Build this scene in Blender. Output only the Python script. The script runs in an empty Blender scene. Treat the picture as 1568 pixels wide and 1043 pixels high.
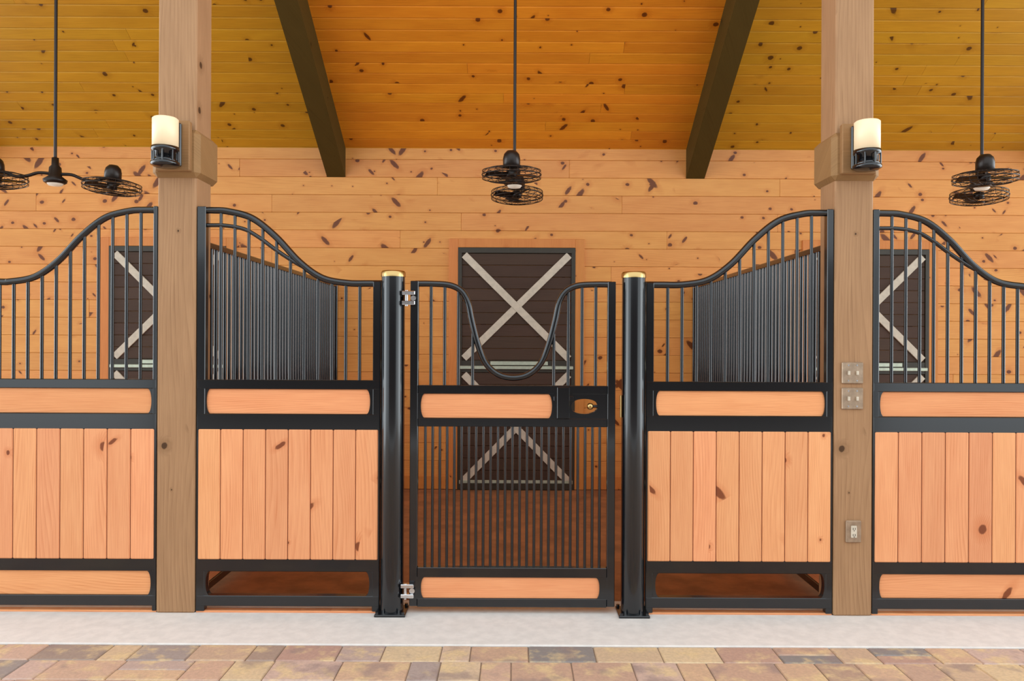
import bpy, bmesh, math, random
from mathutils import Vector, Matrix
random.seed(7)
scene = bpy.context.scene
scene.view_settings.view_transform = 'Standard'

def S(r, g, b):
    f = lambda c: (c/255/12.92) if c/255 <= 0.04045 else ((c/255+0.055)/1.055)**2.4
    return (f(r), f(g), f(b), 1)

# ------------------------------------------------------------ node helpers
def newmat(name):
    m = bpy.data.materials.new(name); m.use_nodes = True
    nt = m.node_tree
    return m, nt, nt.nodes['Principled BSDF']
def lk(nt, a, b): nt.links.new(a, b)
def val(nt, sock, v):
    if hasattr(v, 'node'): nt.links.new(v, sock)
    else: sock.default_value = v
def math_(nt, op, a, b=0.0, c=None, clamp=False):
    n = nt.nodes.new('ShaderNodeMath'); n.operation = op; n.use_clamp = clamp
    val(nt, n.inputs[0], a); val(nt, n.inputs[1], b)
    if c is not None: val(nt, n.inputs[2], c)
    return n.outputs[0]
def comb(nt, x, y, z=0.0):
    n = nt.nodes.new('ShaderNodeCombineXYZ')
    val(nt, n.inputs[0], x); val(nt, n.inputs[1], y); val(nt, n.inputs[2], z)
    return n.outputs[0]
def mixc(nt, fac, a, b, mode='MIX'):
    n = nt.nodes.new('ShaderNodeMix'); n.data_type = 'RGBA'; n.blend_type = mode
    val(nt, n.inputs[0], fac); val(nt, n.inputs[6], a); val(nt, n.inputs[7], b)
    return n.outputs[2]
def noise(nt, vec, scale, detail=3, rough=0.5, dist=0.0):
    n = nt.nodes.new('ShaderNodeTexNoise')
    lk(nt, vec, n.inputs['Vector']); n.inputs['Scale'].default_value = scale
    n.inputs['Detail'].default_value = detail; n.inputs['Roughness'].default_value = rough
    n.inputs['Distortion'].default_value = dist
    return n.outputs[0]
def ramp(nt, v, lo, hi, a=0.0, b=1.0):
    n = nt.nodes.new('ShaderNodeMapRange'); n.interpolation_type = 'SMOOTHSTEP'
    val(nt, n.inputs[0], v); n.inputs[1].default_value = lo; n.inputs[2].default_value = hi
    n.inputs[3].default_value = a; n.inputs[4].default_value = b
    return n.outputs[0]

def wood(name, along, across, light, dark, knot, kiso=0.5, kspk=0.3, rough=0.45, var=0.25,
         ring=26.0, kscale=3.5, krad=0.05, streak=0.3, coat=0.0, third=None, spec=0.3, swirl=7.0, hue=0.008, spk=1.0, blotk=0.6):
    m, nt, b = newmat(name)
    tc = nt.nodes.new('ShaderNodeTexCoord')
    sp = nt.nodes.new('ShaderNodeSeparateXYZ'); lk(nt, tc.outputs['Object'], sp.inputs[0])
    geo = nt.nodes.new('ShaderNodeNewGeometry'); rnd = geo.outputs['Random Per Island']
    a = math_(nt, 'ADD', sp.outputs[along], math_(nt, 'MULTIPLY', rnd, 37.3))
    c = math_(nt, 'ADD', sp.outputs[across], math_(nt, 'MULTIPLY', rnd, 11.7))
    if third:   # include the depth axis a bit so side faces get grain too
        c = math_(nt, 'ADD', c, math_(nt, 'MULTIPLY', sp.outputs[third], 0.9))
    # clustering of knots
    clus = ramp(nt, noise(nt, comb(nt, math_(nt, 'MULTIPLY', a, 0.9), math_(nt, 'MULTIPLY', c, 2.2)), 1.0, 1), 0.38, 0.62, 0.15, 1.7)
    # knots, round
    vz = nt.nodes.new('ShaderNodeTexVoronoi'); vz.voronoi_dimensions = '2D'
    lk(nt, comb(nt, a, math_(nt, 'MULTIPLY', c, 1.25)), vz.inputs['Vector']); vz.inputs['Scale'].default_value = kscale
    s1 = nt.nodes.new('ShaderNodeSeparateColor'); lk(nt, vz.outputs['Color'], s1.inputs[0])
    sel1 = math_(nt, 'LESS_THAN', s1.outputs[0], math_(nt, 'MULTIPLY', clus, kiso))
    nn = noise(nt, comb(nt, a, c), 30, 2)
    d1 = math_(nt, 'ADD', vz.outputs['Distance'], math_(nt, 'MULTIPLY', math_(nt, 'SUBTRACT', nn, 0.5), 0.05))
    rad = math_(nt, 'MULTIPLY_ADD', math_(nt, 'POWER', s1.outputs[1], 1.6), krad*1.3, krad*0.35)
    k1 = math_(nt, 'MULTIPLY', math_(nt, 'SUBTRACT', 1.0, math_(nt, 'DIVIDE', d1, rad), clamp=True), 4.0, clamp=True)
    k1 = math_(nt, 'MULTIPLY', k1, sel1)
    halo1 = math_(nt, 'MULTIPLY', math_(nt, 'SUBTRACT', 1.0, math_(nt, 'DIVIDE', d1, math_(nt, 'MULTIPLY', rad, 3.0)), clamp=True), sel1)
    ks = None; hs2 = None
    for th, off in ((0.95, 3.1), (-0.8, 8.7)):
        ca, sa = math.cos(th), math.sin(th)
        x = math_(nt, 'ADD', math_(nt, 'MULTIPLY', a, ca), math_(nt, 'MULTIPLY', c, sa))
        y = math_(nt, 'SUBTRACT', math_(nt, 'MULTIPLY', c, ca), math_(nt, 'MULTIPLY', a, sa))
        v2 = nt.nodes.new('ShaderNodeTexVoronoi'); v2.voronoi_dimensions = '2D'
        v2.inputs['Scale'].default_value = 1.0
        lk(nt, comb(nt, math_(nt, 'MULTIPLY_ADD', x, 1.9, off), math_(nt, 'MULTIPLY', y, 5.5)), v2.inputs['Vector'])
        s2 = nt.nodes.new('ShaderNodeSeparateColor'); lk(nt, v2.outputs['Color'], s2.inputs[0])
        r2 = math_(nt, 'MULTIPLY_ADD', math_(nt, 'POWER', s2.outputs[1], 1.5), 0.12*spk, 0.045*spk)
        sl = math_(nt, 'LESS_THAN', s2.outputs[0], math_(nt, 'MULTIPLY', clus, kspk*0.5))
        dd = math_(nt, 'ADD', v2.outputs['Distance'], math_(nt, 'MULTIPLY', math_(nt, 'SUBTRACT', nn, 0.5), 0.06))
        k2 = math_(nt, 'MULTIPLY', math_(nt, 'SUBTRACT', 1.0, math_(nt, 'DIVIDE', dd, r2), clamp=True), 4.0, clamp=True)
        k2 = math_(nt, 'MULTIPLY', k2, sl)
        h2 = math_(nt, 'MULTIPLY', math_(nt, 'SUBTRACT', 1.0, math_(nt, 'DIVIDE', dd, math_(nt, 'MULTIPLY', r2, 2.2)), clamp=True), sl)
        ks = k2 if ks is None else math_(nt, 'MAXIMUM', ks, k2)
        hs2 = h2 if hs2 is None else math_(nt, 'MAXIMUM', hs2, h2)
    kn = math_(nt, 'MAXIMUM', k1, ks)
    # growth-ring figure: fine straight lines with long gentle cathedrals
    lowf = noise(nt, comb(nt, math_(nt, 'MULTIPLY', a, 0.3), math_(nt, 'MULTIPLY', c, 2.2)), 1.6, 1, 0.4)
    ph = math_(nt, 'MULTIPLY_ADD', lowf, swirl*2.2, math_(nt, 'MULTIPLY', c, ring*2.2))
    ph = math_(nt, 'ADD', ph, math_(nt, 'MULTIPLY', halo1, 3.0))
    rg = math_(nt, 'FRACT', ph)                      # slow ramp to the dark latewood line
    rg = math_(nt, 'POWER', rg, 2.2)
    fade = ramp(nt, noise(nt, comb(nt, math_(nt, 'MULTIPLY', a, 1.5), math_(nt, 'MULTIPLY', c, 9.0)), 1.3, 2), 0.35, 0.7, 0.25, 1.0)
    rg = math_(nt, 'MULTIPLY', rg, fade)
    fine = noise(nt, comb(nt, math_(nt, 'MULTIPLY', a, 3.0), math_(nt, 'MULTIPLY', c, 130.0)), 1.5, 4, 0.6)
    blot = noise(nt, comb(nt, math_(nt, 'MULTIPLY', a, 1.2), math_(nt, 'MULTIPLY', c, 5.0)), 2.0, 2, 0.5)
    f = math_(nt, 'ADD', math_(nt, 'MULTIPLY', rg, streak), math_(nt, 'MULTIPLY', math_(nt, 'SUBTRACT', fine, 0.38), 0.9), clamp=True)
    f = math_(nt, 'ADD', f, math_(nt, 'MULTIPLY', math_(nt, 'SUBTRACT', blot, 0.42), blotk), clamp=True)
    col = mixc(nt, f, light, dark)
    bv = math_(nt, 'MULTIPLY_ADD', math_(nt, 'FRACT', math_(nt, 'MULTIPLY', rnd, 7.13)), var, 1.0-var*0.5)
    hs = nt.nodes.new('ShaderNodeHueSaturation'); lk(nt, col, hs.inputs['Color'])
    lk(nt, bv, hs.inputs['Value'])
    lk(nt, math_(nt, 'MULTIPLY_ADD', math_(nt, 'FRACT', math_(nt, 'MULTIPLY', rnd, 3.77)), hue, 0.5-hue*0.5), hs.inputs['Hue'])
    col = hs.outputs[0]
    col = mixc(nt, math_(nt, 'MULTIPLY', math_(nt, 'MAXIMUM', halo1, hs2), 0.7), col, dark)
    col = mixc(nt, math_(nt, 'MULTIPLY', kn, 0.86), col, knot)
    lk(nt, col, b.inputs['Base Color'])
    b.inputs['Roughness'].default_value = rough
    b.inputs['Specular IOR Level'].default_value = spec
    b.inputs['Coat Weight'].default_value = coat; b.inputs['Coat Roughness'].default_value = 0.25
    bp = nt.nodes.new('ShaderNodeBump'); bp.inputs['Strength'].default_value = 0.1; bp.inputs['Distance'].default_value = 0.003
    lk(nt, f, bp.inputs['Height']); lk(nt, bp.outputs[0], b.inputs['Normal'])
    return m

def plain(name, col, rough=0.5, metal=0.0, coat=0.0, emis=None, es=0.0, mottle=0.0, mscale=20, bump=0.0, spec=0.5):
    m, nt, b = newmat(name)
    tc = nt.nodes.new('ShaderNodeTexCoord')
    n = noise(nt, tc.outputs['Object'], mscale, 4, 0.6)
    k = mottle
    dk = tuple([c*(1-k) for c in col[:3]]+[1]); lt = tuple([min(1, c*(1+k)) for c in col[:3]]+[1])
    lk(nt, mixc(nt, ramp(nt, n, 0.3, 0.7), dk, lt), b.inputs['Base Color'])
    b.inputs['Roughness'].default_value = rough; b.inputs['Metallic'].default_value = metal
    b.inputs['Specular IOR Level'].default_value = spec
    b.inputs['Coat Weight'].default_value = coat; b.inputs['Coat Roughness'].default_value = 0.08
    if emis: b.inputs['Emission Color'].default_value = emis; b.inputs['Emission Strength'].default_value = es
    if bump:
        bp = nt.nodes.new('ShaderNodeBump'); bp.inputs['Strength'].default_value = bump; bp.inputs['Distance'].default_value = 0.005
        lk(nt, n, bp.inputs['Height']); lk(nt, bp.outputs[0], b.inputs['Normal'])
    return m

# ------------------------------------------------------------ materials
M = {}
M['wall'] = wood('pine_wall_boards', 'X', 'Z', S(230,160,86), S(194,110,44), S(84,34,14), kiso=0.5, kspk=0.55, rough=0.32, var=0.10, streak=0.28, krad=0.065, swirl=5, ring=22, spk=1.15)
M['ceil'] = wood('pine_ceiling_boards', 'X', 'Y', S(232,148,38), S(188,96,12), S(80,32,8), kiso=0.7, kspk=0.12, rough=0.4, var=0.16, streak=0.28, kscale=3.3, krad=0.06, swirl=5, ring=24)
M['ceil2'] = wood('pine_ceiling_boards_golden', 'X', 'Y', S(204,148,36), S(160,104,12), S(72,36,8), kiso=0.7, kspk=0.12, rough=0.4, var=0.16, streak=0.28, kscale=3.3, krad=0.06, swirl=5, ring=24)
M['board'] = wood('pine_stall_boards', 'Z', 'X', S(240,170,120), S(202,114,66), S(110,50,24), kiso=0.16, kspk=0.14, rough=0.5, var=0.16, ring=30, streak=0.42, krad=0.07, swirl=9, blotk=0.4)
M['hboard'] = wood('pine_rail_boards', 'X', 'Z', S(240,168,116), S(202,112,62), S(110,50,24), kiso=0.12, kspk=0.02, rough=0.55, var=0.1, ring=40, streak=0.42, swirl=10, spec=0.2, blotk=0.3)
M['post'] = wood('weathered_timber', 'Z', 'X', S(174,136,98), S(124,90,60), S(62,40,24), kiso=0.5, kspk=0.0, rough=0.6, var=0.05, ring=24, streak=0.4, third='Y', swirl=7, spec=0.2, blotk=0.5)
M['collar'] = wood('weathered_timber_block', 'X', 'Z', S(156,118,78), S(114,82,50), S(66,42,26), kiso=0.3, kspk=0.0, rough=0.6, var=0.05, third='Y', spec=0.2)
M['rafter'] = wood('dark_stained_timber', 'Y', 'X', S(84,66,28), S(60,44,14), S(30,20,8), kiso=0.2, kspk=0.0, rough=0.6, var=0.05, third='Z', spec=0.1, streak=0.3, blotk=0.3)
M['door'] = wood('dark_door_boards', 'X', 'Z', S(80,60,48), S(60,44,36), S(36,24,20), kiso=0.0, kspk=0.0, rough=0.5, var=0.15, spec=0.2)
M['casing'] = wood('door_casing_pine', 'Z', 'X', S(216,140,72), S(186,102,42), S(86,36,14), kiso=0.2, kspk=0.0, rough=0.4, var=0.1)
M['black'] = plain('black_gloss_paint', S(9,13,18), 0.2, 0.0, 0.4, spec=0.55)
M['bronze'] = plain('fan_bronze', S(40,32,28), 0.38, 0.5, 0.1)
M['brace'] = plain('brace_paint', S(206,194,174), 0.55, mottle=0.08)
M['brass'] = plain('brass', S(196,164,108), 0.25, 1.0)
M['chrome'] = plain('chrome', S(210,210,212), 0.2, 1.0, mottle=0.1, mscale=60)
M['steel'] = plain('galvanised_plate', S(168,146,124), 0.4, 0.6, mottle=0.15, mscale=30)
M['galv'] = plain('galvanised_rail', S(190,200,180), 0.35, 0.3, mottle=0.1)
M['dframe'] = plain('dark_door_frame', S(52,46,34), 0.5, mottle=0.1)
M['glass'] = plain('frosted_lamp_glass', S(236,215,180), 0.4, emis=S(255,220,170), es=0.2)
M['bulb'] = plain('fan_bulb', S(225,220,210), 0.4, emis=S(255,236,205), es=0.2)
M['conc'] = plain('concrete_curb', S(226,220,214), 0.75, mottle=0.06, mscale=14, bump=0.25)
M['dirt'] = plain('stall_floor_mat', S(162,110,70), 0.85, mottle=0.25, mscale=4, bump=0.3)
M['back'] = plain('board_gap_shadow', S(126,62,24), 0.8)
M['gap'] = plain('stall_board_gap', S(96,44,20), 0.8)
M['joint'] = plain('joint_sand', S(140,120,104), 0.95, mottle=0.2, mscale=60)
M['opp'] = plain('reflection_wall_siding', S(80,60,42), 0.8, mottle=0.15, mscale=3)  # dark brown for the unseen wall added for reflections

def paver_mat():
    m, nt, b = newmat('tumbled_pavers')
    geo = nt.nodes.new('ShaderNodeNewGeometry'); tc = nt.nodes.new('ShaderNodeTexCoord')
    cr = nt.nodes.new('ShaderNodeValToRGB'); cr.color_ramp.interpolation = 'LINEAR'
    cols = [(0, S(200,166,152)), (0.15, S(216,180,146)), (0.3, S(188,152,138)), (0.45, S(224,198,158)), (0.58, S(208,178,164)), (0.7, S(178,160,152)), (0.8, S(140,136,134)), (0.88, S(210,166,132)), (1.0, S(208,182,170))]
    e = cr.color_ramp.elements
    e[0].position, e[0].color = cols[0]; e[1].position, e[1].color = cols[-1]
    for p, c in cols[1:-1]:
        x = e.new(p); x.color = c
    lk(nt, geo.outputs['Random Per Island'], cr.inputs[0])
    off = nt.nodes.new('ShaderNodeVectorMath'); off.operation = 'ADD'
    lk(nt, tc.outputs['Object'], off.inputs[0])
    lk(nt, comb(nt, math_(nt, 'MULTIPLY', geo.outputs['Random Per Island'], 31.0), math_(nt, 'MULTIPLY', geo.outputs['Random Per Island'], 17.0)), off.inputs[1])
    v = off.outputs[0]
    n1 = noise(nt, v, 7, 4, 0.6); n2 = noise(nt, tc.outputs['Object'], 60, 3, 0.6)
    n3 = noise(nt, v, 4.0, 3, 0.55)
    c = mixc(nt, ramp(nt, n1, 0.48, 0.66, 0, 0.7), cr.outputs[0], S(232,204,152))
    c = mixc(nt, ramp(nt, n3, 0.54, 0.68, 0, 0.65), c, S(150,130,126))
    c = mixc(nt, ramp(nt, n2, 0.3, 0.7, 0, 0.22), c, S(120,102,92))
    lk(nt, c, b.inputs['Base Color']); b.inputs['Roughness'].default_value = 0.6
    bp = nt.nodes.new('ShaderNodeBump'); bp.inputs['Strength'].default_value = 0.4; bp.inputs['Distance'].default_value = 0.006
    lk(nt, n2, bp.inputs['Height']); lk(nt, bp.outputs[0], b.inputs['Normal'])
    return m
M['paver'] = paver_mat()

# ------------------------------------------------------------ mesh builder
class MB:
    def __init__(s, name, origin=(0, 0, 0)):
        s.name = name; s.bm = bmesh.new(); s.mats = []; s.o = Vector(origin)
    def mi(s, k):
        if k not in s.mats: s.mats.append(k)
        return s.mats.index(k)
    def faces(s, verts, faces, k, smooth=False):
        vs = [s.bm.verts.new(Vector(v)-s.o) for v in verts]
        i = s.mi(k)
        for f in faces:
            try:
                fc = s.bm.faces.new([vs[j] for j in f]); fc.material_index = i; fc.smooth = smooth
            except ValueError: pass
    def box(s, x0, x1, y0, y1, z0, z1, k, bev=0.0, M4=None):
        t = bmesh.new()
        vs = [t.verts.new((x, y, z)) for x in (x0, x1) for y in (y0, y1) for z in (z0, z1)]
        for f in ((0,1,3,2),(4,6,7,5),(0,4,5,1),(2,3,7,6),(0,2,6,4),(1,5,7,3)): t.faces.new([vs[j] for j in f])
        if bev: bmesh.ops.bevel(t, geom=t.edges[:], offset=bev, segments=1, affect='EDGES')
        bmesh.ops.recalc_face_normals(t, faces=t.faces[:])
        s.merge(t, k, M4)
    def merge(s, t, k, M4=None, smooth=False):
        t.verts.index_update()
        vs = [(M4 @ v.co if M4 else v.co.copy()) for v in t.verts]
        s.faces(vs, [[v.index for v in f.verts] for f in t.faces], k, smooth); t.free()
    def tube(s, pts, r, k, n=10, closed=False, caps=True):
        pts = [Vector(p) for p in pts]; m = len(pts)
        rr = r if isinstance(r, (list, tuple)) else [r]*m
        ref = None; rings = []
        for i, p in enumerate(pts):
            if closed: t = pts[(i+1) % m]-pts[i-1]
            else: t = pts[min(i+1, m-1)]-pts[max(i-1, 0)]
            t.normalize()
            if ref is None:
                ref = Vector((0, 1, 0)) if abs(t.y) < 0.8 else Vector((0, 0, 1))
            ref = (ref - t*ref.dot(t)).normalized(); bn = t.cross(ref)
            rings.append([p + (ref*math.cos(2*math.pi*j/n) + bn*math.sin(2*math.pi*j/n))*rr[i] for j in range(n)])
        vs = [v for q in rings for v in q]; fs = []
        for i in range(m if closed else m-1):
            i2 = (i+1) % m
            for j in range(n):
                fs.append((i*n+j, i2*n+j, i2*n+(j+1) % n, i*n+(j+1) % n))
        s.faces(vs, fs, k, True)
        if caps and not closed:
            s.faces(rings[0], [tuple(range(n))], k); s.faces(rings[-1], [tuple(range(n))[::-1]], k)
    def cyl(s, p0, p1, r, k, n=20, r1=None):
        s.tube([p0, p1], [r, r if r1 is None else r1], k, n)
    def lathe(s, prof, c, k, n=28, M4=None):
        c = Vector(c); vs = []; fs = []
        for (r, z) in prof:
            for j in range(n):
                v = Vector((r*math.cos(2*math.pi*j/n), r*math.sin(2*math.pi*j/n), z))
                vs.append(c + (M4 @ v if M4 else v))
        for i in range(len(prof)-1):
            for j in range(n): fs.append((i*n+j, i*n+(j+1) % n, (i+1)*n+(j+1) % n, (i+1)*n+j))
        s.faces(vs, fs, k, True)
    def prism(s, poly, y0, y1, k, axis='Y'):
        n = len(poly)
        if axis == 'Y': vs = [(p[0], y0, p[1]) for p in poly]+[(p[0], y1, p[1]) for p in poly]
        else: vs = [(y0, p[0], p[1]) for p in poly]+[(y1, p[0], p[1]) for p in poly]
        fs = [tuple(range(n)), tuple(range(2*n-1, n-1, -1))]
        fs += [(i, n+i, n+(i+1) % n, (i+1) % n) for i in range(n)]
        s.faces(vs, fs, k)
    def done(s, split=True):
        bmesh.ops.recalc_face_normals(s.bm, faces=s.bm.faces[:])
        me = bpy.data.meshes.new(s.name); s.bm.to_mesh(me); s.bm.free()
        for k in s.mats: me.materials.append(M[k])
        ob = bpy.data.objects.new(s.name, me); ob.location = s.o
        scene.collection.objects.link(ob)
        return ob

def smooth_curve(pts, n=8):
    out = []; P = [Vector(p) for p in pts]
    for i in range(len(P)-1):
        p0 = P[i-1] if i else P[0]*2-P[1]; p1 = P[i]; p2 = P[i+1]; p3 = P[i+2] if i+2 < len(P) else P[-1]*2-P[-2]
        for j in range(n):
            t = j/n
            out.append(0.5*((2*p1)+(-p0+p2)*t+(2*p0-5*p1+4*p2-p3)*t*t+(-p0+3*p1-3*p2+p3)*t**3))
    out.append(P[-1]); return out

# elevation drawing of the stall front (units -> metres)
SC = 259.6
def ex(u): return (u-788.6)/SC
def ez(v): return 1.6-(v-522.9)/SC
YP = -0.10            # plane of the stall fronts
YB = 3.76             # back wall
CZ = 3.69; SL = 0.585 # ceiling height at the back wall, roof pitch
YR = -1.5             # ridge
XE = 8.0

# ------------------------------------------------------------ room shell
f = MB('floor_concrete'); f.box(-XE, XE, -0.588, 0.12, -0.12, 0.0, 'conc', 0.006); f.done()
f = MB('floor_matting'); f.box(-XE, XE, 0.12, YB+0.1, -0.12, -0.005, 'dirt'); f.done()
f = MB('floor_pavers')
f.box(-XE, XE, -7.0, -0.592, -0.12, -0.010, 'joint')
y = -0.594; row = 0
while y > -6.9:
    dep = [0.2, 0.225, 0.225, 0.15][row % 4]
    x = -XE + random.uniform(0, 0.3)
    while x < XE-0.4:
        w = random.choice([0.15, 0.2, 0.225, 0.3, 0.3, 0.34])
        if w > 0.21 and random.random() < 0.12:      # pair of half-depth pavers
            h = dep/2
            for q in (0, 1):
                f.box(x+0.002, x+w-0.002, y-h*(q+1)+0.002, y-h*q-0.002, -0.05, random.uniform(-0.005, -0.002), 'paver', 0.006)
        else:
            f.box(x+0.002, x+w-0.002, y-dep+0.002, y-0.002, -0.05, random.uniform(-0.005, -0.002), 'paver', 0.006)
        x += w
    y -= dep; row += 1
f.done()

w = MB('wall_back')
w.box(-XE, XE, YB+0.02, YB+0.14, -0.1, CZ+0.1, 'back')
bh = 0.192; z = -0.08
while z < CZ+0.02:
    x = -XE - random.uniform(0, 3)
    while x < XE:
        L = random.uniform(2.4, 4.2)
        w.box(max(x, -XE)+0.0006, min(x+L, XE)-0.0006, YB, YB+0.025, z+0.001, z+bh-0.001, 'wall', 0.003)
        x += L
    z += bh
w.done()
# unseen dark wall added across the aisle so the black metal reflects dark
w = MB('wall_reflection_dark')
z = 0.0
while z < 3.0:
    w.box(-6.0, 6.0, -8.7, -8.6, z, z+0.198, 'opp', 0.004); z += 0.2
w.done()

c = MB('ceiling')
cosr = 1/math.sqrt(1+SL*SL)
nb = 0.125*cosr
yy = YB+0.1
while yy > YR:
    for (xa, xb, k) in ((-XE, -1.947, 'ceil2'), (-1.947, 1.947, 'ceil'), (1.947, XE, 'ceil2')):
        cuts = [xa]
        if xb-xa > 4.5: cuts.append(xa+random.uniform(1.5, 4.5))
        elif random.random() < 0.6: cuts.append(xa+random.uniform(0.6, 3.2))
        cuts.append(xb)
        for p, q in zip(cuts[:-1], cuts[1:]):
            y0, y1 = yy-nb+0.0016, yy-0.0016
            za, zb = CZ+(YB-y0)*SL, CZ+(YB-y1)*SL
            e = 0.006
            vs = []
            for X in (p+0.001, q-0.001):
                vs += [(X, y0, za+e), (X, y0+e, za-e*SL), (X, y1-e, zb+e*SL), (X, y1, zb+e), (X, y1, zb+0.03), (X, y0, za+0.03)]
            n = 6
            fs = [(0,1,2,3,4,5), (11,10,9,8,7,6)]+[(i, n+i, n+(i+1) % n, (i+1) % n) for i in range(n)]
            c.faces(vs, fs, k)
    yy -= nb
za = CZ+(YB-YR)*SL
c.faces([(-XE, YB+.12, CZ-.07+.03), (XE, YB+.12, CZ-.07+.03), (XE, YR, za+.03), (-XE, YR, za+.03),
         (-XE, YB+.12, CZ+.12), (XE, YB+.12, CZ+.12), (XE, YR, za+.22), (-XE, YR, za+.22)],
        [(0,1,2,3), (7,6,5,4), (0,4,5,1), (1,5,6,2), (2,6,7,3), (3,7,4,0)], 'back')
c.done()

for X in (-1.947, 1.947, -5.85, 5.85):
    r = MB('roof_rafter', (X, 0, 4.5))
    d = 0.315
    prof = [(YB, CZ), (YB, CZ-d), (YR, CZ-d+(YB-YR)*SL), (YR, CZ+(YB-YR)*SL)]
    r.prism(prof, X-0.1, X+0.1, 'rafter', axis='X'); r.done()

# ------------------------------------------------------------ posts
for sx in (-1, 1):
    X = 1.985*sx
    p = MB('timber_post', (X, 0, 0))
    p.box(X-0.1125, X+0.1125, -0.129, 0.096, 0.0, 5.5, 'post', 0.008)
    p.box(X-0.14, X+0.14, -0.16, 0.15, 2.55, 2.83, 'collar', 0.028)
    p.box(X-0.1, X+0.1, -0.195, -0.155, 2.578, 2.868, 'collar', 0.006)
    p.done()
    l = MB('post_lantern', (X, -0.28, 2.7)); cx = X+0.002; cy = -0.288
    l.box(cx-0.055, cx+0.055, -0.213, -0.195, 2.60, 2.85, 'black', 0.006)
    l.lathe([(0.0, 2.855), (0.062, 2.855), (0.070, 2.848), (0.070, 2.688), (0.0, 2.688)], (cx, cy, 0), 'glass', 36)
    l.lathe([(0.0, 2.690), (0.075, 2.690), (0.075, 2.668), (0.055, 2.660), (0.055, 2.62), (0.0, 2.62)], (cx, cy, 0), 'black', 32)
    l.lathe([(0.074, 2.606), (0.078, 2.604), (0.078, 2.588), (0.06, 2.578), (0.0, 2.572)], (cx, cy, 0), 'black', 32)
    for q in range(8):
        an = q*math.pi/4+0.2
        l.tube([(cx+0.07*math.cos(an), cy+0.07*math.sin(an), 2.685), (cx+0.07*math.cos(an), cy+0.07*math.sin(an), 2.60)], 0.005, 'black', 6)
    l.lathe([(0.0, 2.63), (0.055, 2.63), (0.074, 2.604), (0.0, 2.604)], (cx, cy, 0), 'black', 32)
    l.box(cx-0.02, cx+0.02, -0.24, -0.2, 2.63, 2.68, 'black', 0.003)
    l.done()

def plate(name, x, z, w, h, kind):
    y = -0.1292
    b = MB(name, (x, y, z))
    b.box(x-w/2, x+w/2, y-0.012, y, z-h/2, z+h/2, 'steel', 0.004)
    if kind == 's':
        for dx in (-w*0.2, w*0.2):
            b.box(x+dx-0.006, x+dx+0.006, y-0.026, y-0.011, z-0.012, z+0.012, 'brace', 0.002)
            for dz in (-h*0.36, h*0.36): b.cyl((x+dx, y-0.014, z+dz), (x+dx, y-0.011, z+dz), 0.005, 'chrome', 10)
    else:
        b.box(x-0.018, x+0.018, y-0.018, y-0.011, z-0.036, z+0.036, 'brace', 0.004)
        for dz in (-0.018, 0.018):
            for dx in (-0.006, 0.006): b.box(x+dx-0.0015, x+dx+0.0015, y-0.0185, y-0.0175, z+dz-0.006, z+dz+0.006, 'black')
            b.cyl((x, y-0.0186, z+dz-0.011), (x, y-0.0175, z+dz-0.011), 0.003, 'black', 8)
    b.done()
plate('light_switch_plate', 1.975, 1.425, 0.125, 0.125, 's')
plate('light_switch_plate', 1.975, 1.275, 0.125, 0.125, 's')
plate('electrical_outlet', 1.985, 0.497, 0.09, 0.128, 'o')

# ------------------------------------------------------------ stall fronts
RAIL = [(0, 321), (22, 321), (45, 322.5), (82, 333), (118, 361), (155, 400), (190, 424), (228, 431.5), (260, 432)]
def end_plate(b, x0, dirn, Lp, cut, z0, z1, k='black'):
    """bracket plate with a concave curved end"""
    poly = [(x0, z1), (x0+dirn*Lp, z1)]
    zm = (z0+z1)/2; h = (z1-z0)/2
    for i in range(1, 12):
        t = math.pi*(i/12)
        poly.append((x0+dirn*(Lp-cut*math.sin(t)**0.6), zm+h*math.cos(t)))
    poly += [(x0+dirn*Lp, z0), (x0, z0)]
    b.prism(poly, YP-0.021, YP+0.021, k)

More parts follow.
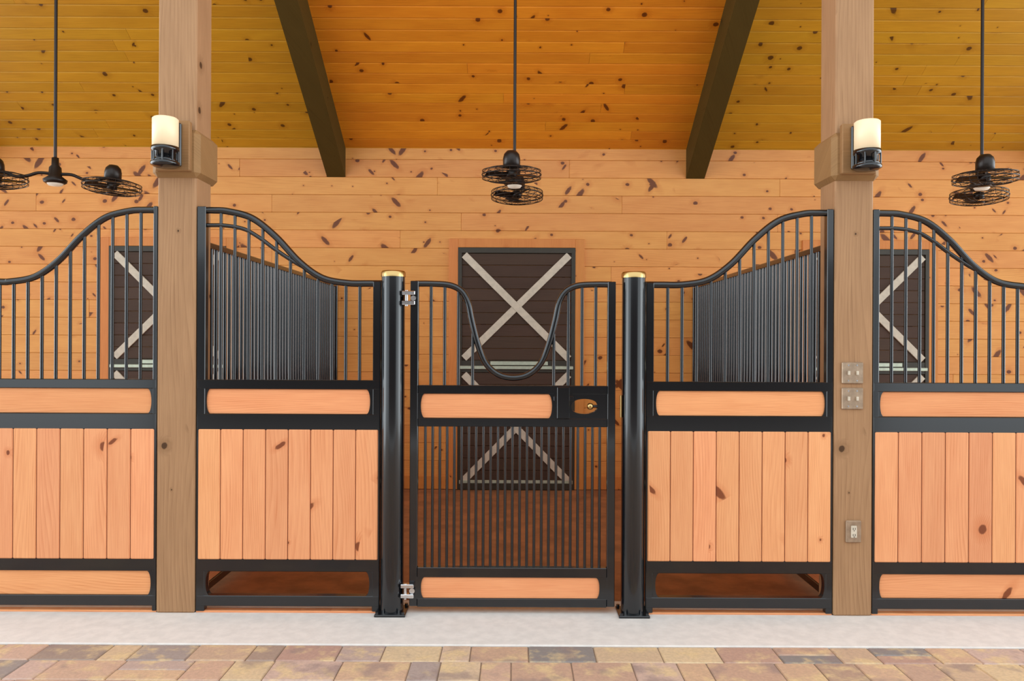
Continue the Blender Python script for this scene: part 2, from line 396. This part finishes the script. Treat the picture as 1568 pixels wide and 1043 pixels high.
def panel(x0, dirn, L, bottom_wood, double_rail, uw=0.05):
    b = MB('stall_front_panel', (x0+dirn*L/2, YP, 0))
    X = lambda s: x0+dirn*s
    def bx(s0, s1, y0, y1, z0, z1, k, bev=0.0):
        a, c_ = sorted((X(s0), X(s1))); b.box(a, c_, YP+y0, YP+y1, z0, z1, k, bev)
    T = 0.024
    zlow = ez(928)
    bx(0, uw, -T, T, zlow-0.03, ez(319), 'black', 0.003)
    bx(L-0.045, L, -T, T, zlow-0.03, ez(432), 'black', 0.004)
    for a, c_ in ((597, 583), (659, 635), (875, 856), (928, 912)):
        bx(0.004, L-0.004, -T-0.001, T+0.001, ez(a), ez(c_), 'black', 0.003)
    pts = [(X(s/SC), YP, ez(v)-0.012) for s, v in RAIL if s/SC < L-0.02]+[(X(L), YP, ez(432)-0.012)]
    cur = smooth_curve(pts, 8); b.tube(cur, 0.020, 'black', 12)
    def ztop(x):
        for p, q in zip(cur[:-1], cur[1:]):
            lo, hi = min(p.x, q.x), max(p.x, q.x)
            if lo <= x <= hi and hi > lo: return p.z+(q.z-p.z)*(x-p.x)/(q.x-p.x)
        return cur[-1].z
    n = int(round((L-uw-0.045)/0.0845)); sp = (L-uw-0.045)/n
    for i in range(1, n):
        s = uw+sp*i; b.tube([(X(s), YP, ez(590)), (X(s), YP, ztop(X(s)))], 0.0098, 'black', 8)
    if double_rail:
        pr = [(X(uw), ez(347)), (X(0.16), ez(347.5)), (X(0.27), ez(353)), (X(0.36), ez(366)), (X(0.46), ez(385)), (X(0.58), ez(405)), (X(0.70), ez(421))]
        b.tube(smooth_curve([(p[0], YP, p[1]) for p in pr], 6), 0.012, 'black', 10)
    def band(zt, zb, woodfill):
        if woodfill: bx(uw-0.01, L-0.05, -0.012, 0.012, zb, zt, 'hboard', 0.002)
        end_plate(b, X(uw-0.012), dirn, 0.055, 0.035, zb-0.002, zt+0.002)
        end_plate(b, X(L-0.04), -dirn, 0.055, 0.035, zb-0.002, zt+0.002)
    band(ez(597), ez(635), True)
    band(ez(875), ez(912), bottom_wood)
    s0, s1 = 0.012, L-0.010
    nbd = max(1, round((s1-s0)/0.139)); wdt = (s1-s0)/nbd
    # boards sit on the face of the frame
    for i in range(nbd):
        s = s0+wdt*i
        bx(s+0.0018, s+wdt-0.0018, -T-0.006, -T+0.014, ez(856.5), ez(658.5), 'board', 0.005)
    bx(s0+0.001, s1-0.001, -T-0.0005, -T+0.016, ez(856), ez(659), 'gap')
    bx(0.0, L, -0.018, 0.03, 0.0, zlow-0.028, 'hboard', 0.002)
    b.done()
panel(-1.868, 1, 1.079, False, True)
panel(1.868, -1, 1.098, False, False, 0.038)
panel(-2.101, -1, 1.815, True, False, 0.024)
panel(2.101, 1, 1.815, True, True, 0.036)

# gate posts
for X in (-0.719, 0.699, -3.99, 3.99):
    g = MB('gate_post', (X, YP, 0)); r = 0.068
    g.cyl((X, YP, 0.012), (X, YP, ez(424)), r, 'black', 48)
    g.lathe([(r+0.004, ez(425)), (r+0.004, ez(418)), (r-0.002, ez(416)), (0, ez(415.5))], (X, YP, 0), 'brass', 40)
    g.lathe([(r+0.004, ez(425)), (r, ez(425))], (X, YP, 0), 'brass', 40)
    g.box(X-0.09, X+0.09, YP-0.09, YP+0.09, 0.0, 0.014, 'black', 0.003)
    for dx in (-0.075, 0.075):
        for dy in (-0.075, 0.075): g.cyl((X+dx, YP+dy, 0.012), (X+dx, YP+dy, 0.028), 0.01, 'black', 8)
    g.done()

# ------------------------------------------------------------ gate
g = MB('stall_gate', (-0.01, YP, 0))
T = 0.022
def gb(u0, u1, v0, v1, y0, y1, k, bev=0.003):
    g.box(ex(u0), ex(u1), YP+y0, YP+y1, ez(v1), ez(v0), k, bev)
gb(629, 641, 431, 927, -T, T, 'black'); gb(930, 942, 431, 927, -T, T, 'black')
gb(641, 930, 590, 603, -T, T, 'black'); gb(641, 930, 640, 653, -T, T, 'black')
gb(641, 930, 868, 883, -T, T, 'black'); gb(641, 930, 915, 928, -T, T, 'black')
half = [(636, 435), (660, 435), (688, 437), (706, 446), (716, 463), (722, 490), (731, 525), (743, 555), (762, 573), (786, 578.5)]
full = half+[(1572-u, v) for u, v in half[-2::-1]]
cur = smooth_curve([(ex(u), YP, ez(v)) for u, v in full], 6)
g.tube(cur, 0.0185, 'black', 12)
def topz(x):
    for p, q in zip(cur[:-1], cur[1:]):
        if p.x <= x <= q.x and q.x > p.x: return p.z+(q.z-p.z)*(x-p.x)/(q.x-p.x)
for u in (660, 681, 702, 724, 848, 870, 891, 912):
    g.tube([(ex(u), YP, ez(597)), (ex(u), YP, topz(ex(u)))], 0.0095, 'black', 8)
nbar = 26
for i in range(1, nbar):
    u = 641+(930-641)*i/nbar
    g.tube([(ex(u), YP, ez(875)), (ex(u), YP, ez(646))], 0.0085, 'black', 8)
g.box(ex(645), ex(850), YP-0.012, YP+0.012, ez(640), ez(603), 'hboard', 0.002)
end_plate(g, ex(639), 1, 0.065, 0.04, ez(641), ez(602))
end_plate(g, ex(852), -1, 0.065, 0.04, ez(641), ez(602))
ux0, ux1 = 850, 932; cu, cv, ra, rb = 895, 621.5, 20, 11.5
for sg in (-1, 1):
    poly = [(ex(ux0), ez(cv)), (ex(ux0), ez(cv+sg*19.5)), (ex(ux1), ez(cv+sg*19.5)), (ex(ux1), ez(cv)), (ex(cu+ra), ez(cv))]
    for i in range(1, 16):
        t = math.pi*i/16
        poly.append((ex(cu+ra*math.cos(t)), ez(cv+sg*rb*abs(math.sin(t))**0.75)))
    poly.append((ex(cu-ra), ez(cv)))
    g.prism(poly, YP-0.02, YP+0.02, 'black')
gb(853, 872, 592, 640, -0.034, -0.021, 'black', 0.003)
gb(848, 878, 606, 613, -0.03, -0.021, 'black', 0.002)
g.cyl((ex(922), YP, ez(621.5)), (ex(902), YP, ez(621.5)), 0.008, 'black', 14)
g.lathe([(0.0, -0.02), (0.014, -0.016), (0.019, -0.006), (0.019, 0.006), (0.014, 0.016), (0, 0.02)], (ex(904), YP-0.004, ez(621.5)), 'brass', 18)
g.box(ex(645), ex(926), YP-0.012, YP+0.012, ez(915), ez(883), 'hboard', 0.002)
end_plate(g, ex(639), 1, 0.065, 0.035, ez(916), ez(882)); end_plate(g, ex(932), -1, 0.085, 0.035, ez(916), ez(882))
for v in (458, 902):
    g.cyl((ex(624), YP-0.05, ez(v+12)), (ex(624), YP-0.05, ez(v-12)), 0.009, 'chrome', 14)
    for dv in (-8, 7):
        g.box(ex(617), ex(637), YP-0.062, YP-0.024, ez(v+dv+3), ez(v+dv-3), 'chrome', 0.003)
    g.cyl((ex(634), YP-0.045, ez(v)), (ex(634), YP-0.02, ez(v)), 0.016, 'chrome', 16)
gb(949.5, 951.5, 604, 638, -0.03, 0.0, 'brass', 0.001)
g.done()

# ------------------------------------------------------------ partitions between stalls
for sx in (-1, 1):
    X = 1.94*sx
    p = MB('stall_partition', (X, 1.9, 0))
    y0, y1 = 0.12, YB-0.02
    zb, zt = 1.16, 2.2
    p.box(X-0.02, X+0.02, y0, y1, zt-0.02, zt+0.015, 'black', 0.004)
    p.box(X-0.025, X+0.025, y0, y1, zb-0.04, zb, 'black', 0.004)
    p.box(X-0.025, X+0.025, y0, y1, 0.03, 0.08, 'black', 0.004)
    p.box(X-0.025, X+0.025, y0-0.01, y0+0.04, 0.0, zt, 'black', 0.004)
    p.box(X-0.025, X+0.025, y1-0.05, y1, 0.0, zt, 'black', 0.004)
    n = 46
    for i in range(1, n):
        y = y0+(y1-y0)*i/n
        p.tube([(X, y, zb-0.01), (X, y, zt-0.01)], 0.0125, 'black', 10)
    z = 0.08
    while z < zb-0.06:
        p.box(X-0.018, X+0.018, y0+0.03, y1-0.04, z+0.001, min(z+0.18, zb-0.04)-0.001, 'hboard', 0.003); z += 0.18
    p.done()

# ------------------------------------------------------------ back doors
def door(name, cx):
    b = MB(name, (cx, YB, 0)); w = 0.633
    zt, z1, z2, z0 = 2.555, 1.395, 1.265, 0.07
    yb = YB
    b.box(cx-w-0.1, cx-w, yb-0.03, yb, 0.0, zt+0.155, 'casing', 0.003)
    b.box(cx+w, cx+w+0.1, yb-0.03, yb, 0.0, zt+0.155, 'casing', 0.003)
    b.box(cx-w-0.0, cx+w+0.0, yb-0.03, yb, zt+0.06, zt+0.155, 'casing', 0.003)
    b.box(cx-w, cx-w+0.04, yb-0.035, yb, 0.0, zt+0.055, 'dframe', 0.002)
    b.box(cx+w-0.04, cx+w, yb-0.035, yb, 0.0, zt+0.055, 'dframe', 0.002)
    b.box(cx-w, cx+w, yb-0.036, yb, zt, zt+0.058, 'dframe', 0.002)
    for (a, c_) in ((z1, zt), (z0, z2)):
        n = round((c_-a)/0.13); h = (c_-a)/n
        for i in range(n):
            b.box(cx-w+0.04, cx+w-0.04, yb-0.018, yb-0.002, a+h*i+0.0015, a+h*(i+1)-0.0015, 'door', 0.004)
        hw = w-0.045; H = c_-a; ln = math.hypot(2*hw, H); an = math.atan2(H, 2*hw)
        for k, sg in enumerate((1, -1)):
            M4 = Matrix.Translation((cx, yb-0.026-0.004*k, (a+c_)/2)) @ Matrix.Rotation(-sg*an, 4, 'Y')
            b.box(-ln/2+0.03, ln/2-0.03, -0.009, 0.009, -0.038, 0.038, 'brace', 0.002, M4)
    b.box(cx-w+0.04, cx+w-0.04, yb-0.03, yb, z2, z1, 'dframe', 0.003)
    b.box(cx-w+0.02, cx+w-0.02, yb-0.05, yb-0.03, 1.30, 1.335, 'galv', 0.004)
    b.box(cx-0.28, cx+0.34, yb-0.046, yb-0.03, 1.345, 1.385, 'galv', 0.003)
    b.box(cx-w+0.04, cx+w-0.04, yb-0.05, yb-0.0, 0.0, 0.07, 'dframe', 0.003)
    b.box(cx-w+0.02, cx+w-0.02, yb-0.04, yb-0.018, 0.06, 0.1, 'galv', 0.003)
    b.done()
door('door_1', 0.015); door('door_2', -3.76); door('door_3', 3.84)
t = MB('baseboard_back')
for a, c_ in ((-XE, -3.76-0.74), (-3.76+0.74, 0.015-0.74), (0.015+0.74, 3.84-0.74), (3.84+0.74, XE)):
    t.box(a, c_, YB-0.02, YB, 0.0, 0.14, 'casing', 0.003)
t.done()

# ------------------------------------------------------------ ceiling fans
def fan(X, ang, tilt=0.06):
    Y = 1.66; b = MB('ceiling_fan', (X, Y, 2.95)); Z = 2.90
    zc = CZ+(YB-Y)*SL
    b.cyl((X, Y, Z+0.16), (X, Y, zc-0.02), 0.0125, 'bronze', 12)
    b.lathe([(0.0, zc+0.04), (0.075, zc+0.03), (0.07, zc-0.05), (0.03, zc-0.09), (0.0, zc-0.09)], (X, Y, 0), 'bronze')
    b.lathe([(0.0, Z+0.19), (0.026, Z+0.18), (0.028, Z+0.12), (0.045, Z+0.10), (0.05, Z+0.03), (0.09, Z-0.0), (0.085, Z-0.02), (0.07, Z-0.03), (0.0, Z-0.03)], (X, Y, 0), 'bronze')
    b.lathe([(0.062, Z-0.028), (0.05, Z-0.045), (0.0, Z-0.052)], (X, Y, 0), 'bulb')
    for sg in (1, -1):
        dx, dy = math.cos(ang)*sg, math.sin(ang)*sg
        P = lambda d, z: (X+dx*d, Y+dy*d, Z+z)
        b.tube(smooth_curve([P(0.03, 0.05), P(0.12, 0.05), P(0.2, 0.02), P(0.28, 0.01), P(0.36, 0.04), P(0.42, 0.06)], 5), 0.013, 'bronze', 10)
        hc = Vector(P(0.42, 0.0))
        R = Matrix.Rotation(ang, 4, 'Z') @ Matrix.Rotation(tilt*sg, 4, 'Y')
        A = Matrix.Translation(hc) @ R
        def tp(v): return A @ Vector(v)
        R3 = R.to_3x3()
        b.lathe([(0.0, 0.155), (0.035, 0.15), (0.058, 0.125), (0.066, 0.09), (0.066, 0.03), (0.05, 0.02), (0.0, 0.02)], hc, 'bronze', 24, R3)
        for (rr, zz, tr) in ((0.225, -0.03, 0.005), (0.222, 0.0, 0.0035), (0.222, -0.06, 0.0035), (0.18, 0.014, 0.0024), (0.12, 0.02, 0.0024), (0.18, -0.074, 0.0024), (0.12, -0.08, 0.0024)):
            b.tube([tp((rr*math.cos(2*math.pi*i/40), rr*math.sin(2*math.pi*i/40), zz)) for i in range(40)], tr, 'bronze', 6, closed=True)
        for i in range(24):
            a = 2*math.pi*i/24; c_, s_ = math.cos(a), math.sin(a)
            b.tube([tp((r_*c_, r_*s_, z_)) for r_, z_ in ((0.05, 0.024), (0.135, 0.02), (0.19, 0.012), (0.224, -0.01), (0.224, -0.05), (0.19, -0.072), (0.135, -0.08), (0.04, -0.083))], 0.0017, 'bronze', 5, caps=False)
        b.lathe([(0.0, -0.076), (0.045, -0.078), (0.045, -0.088), (0.0, -0.09)], hc, 'bronze', 20, R3)
        b.lathe([(0.0, 0.0), (0.04, 0.0), (0.04, -0.05), (0.0, -0.055)], hc, 'bronze', 16, R3)
        for i in range(4):
            a = math.pi/2*i+0.4
            B = A @ Matrix.Rotation(a, 4, 'Z') @ Matrix.Translation((0.12, 0, -0.03)) @ Matrix.Rotation(0.35, 4, 'X')
            b.box(-0.085, 0.085, -0.04, 0.04, -0.0015, 0.0015, 'bronze', 0.001, B)
    b.done()
fan(-0.01, math.radians(87)); fan(-3.755, math.radians(18)); fan(3.80, math.radians(62))

# ------------------------------------------------------------ daylight (brighter towards the open ends of the aisle)
wd = bpy.data.worlds.new('World'); scene.world = wd; wd.use_nodes = True
nt = wd.node_tree; bg = nt.nodes['Background']; bg.inputs[0].default_value = (0.88, 0.955, 1.0, 1)
tc = nt.nodes.new('ShaderNodeTexCoord'); sp = nt.nodes.new('ShaderNodeSeparateXYZ'); lk(nt, tc.outputs['Generated'], sp.inputs[0])
st = ramp(nt, math_(nt, 'ABSOLUTE', sp.outputs['X']), 0.80, 0.98, 1.8, 5.0)
lk(nt, st, bg.inputs[1])

# ------------------------------------------------------------ camera
cam = bpy.data.cameras.new('camera'); co = bpy.data.objects.new('camera', cam); scene.collection.objects.link(co)
cam.sensor_width = 36; cam.lens = 1560/2048*36; cam.shift_x = -6/2048; cam.shift_y = 2/2048
co.matrix_world = Matrix.Translation((0, -4.7, 1.6)) @ Matrix.Rotation(math.radians(90), 4, 'X') @ Matrix.Rotation(math.radians(0.26), 4, 'Z')
cam.clip_end = 100
scene.camera = co
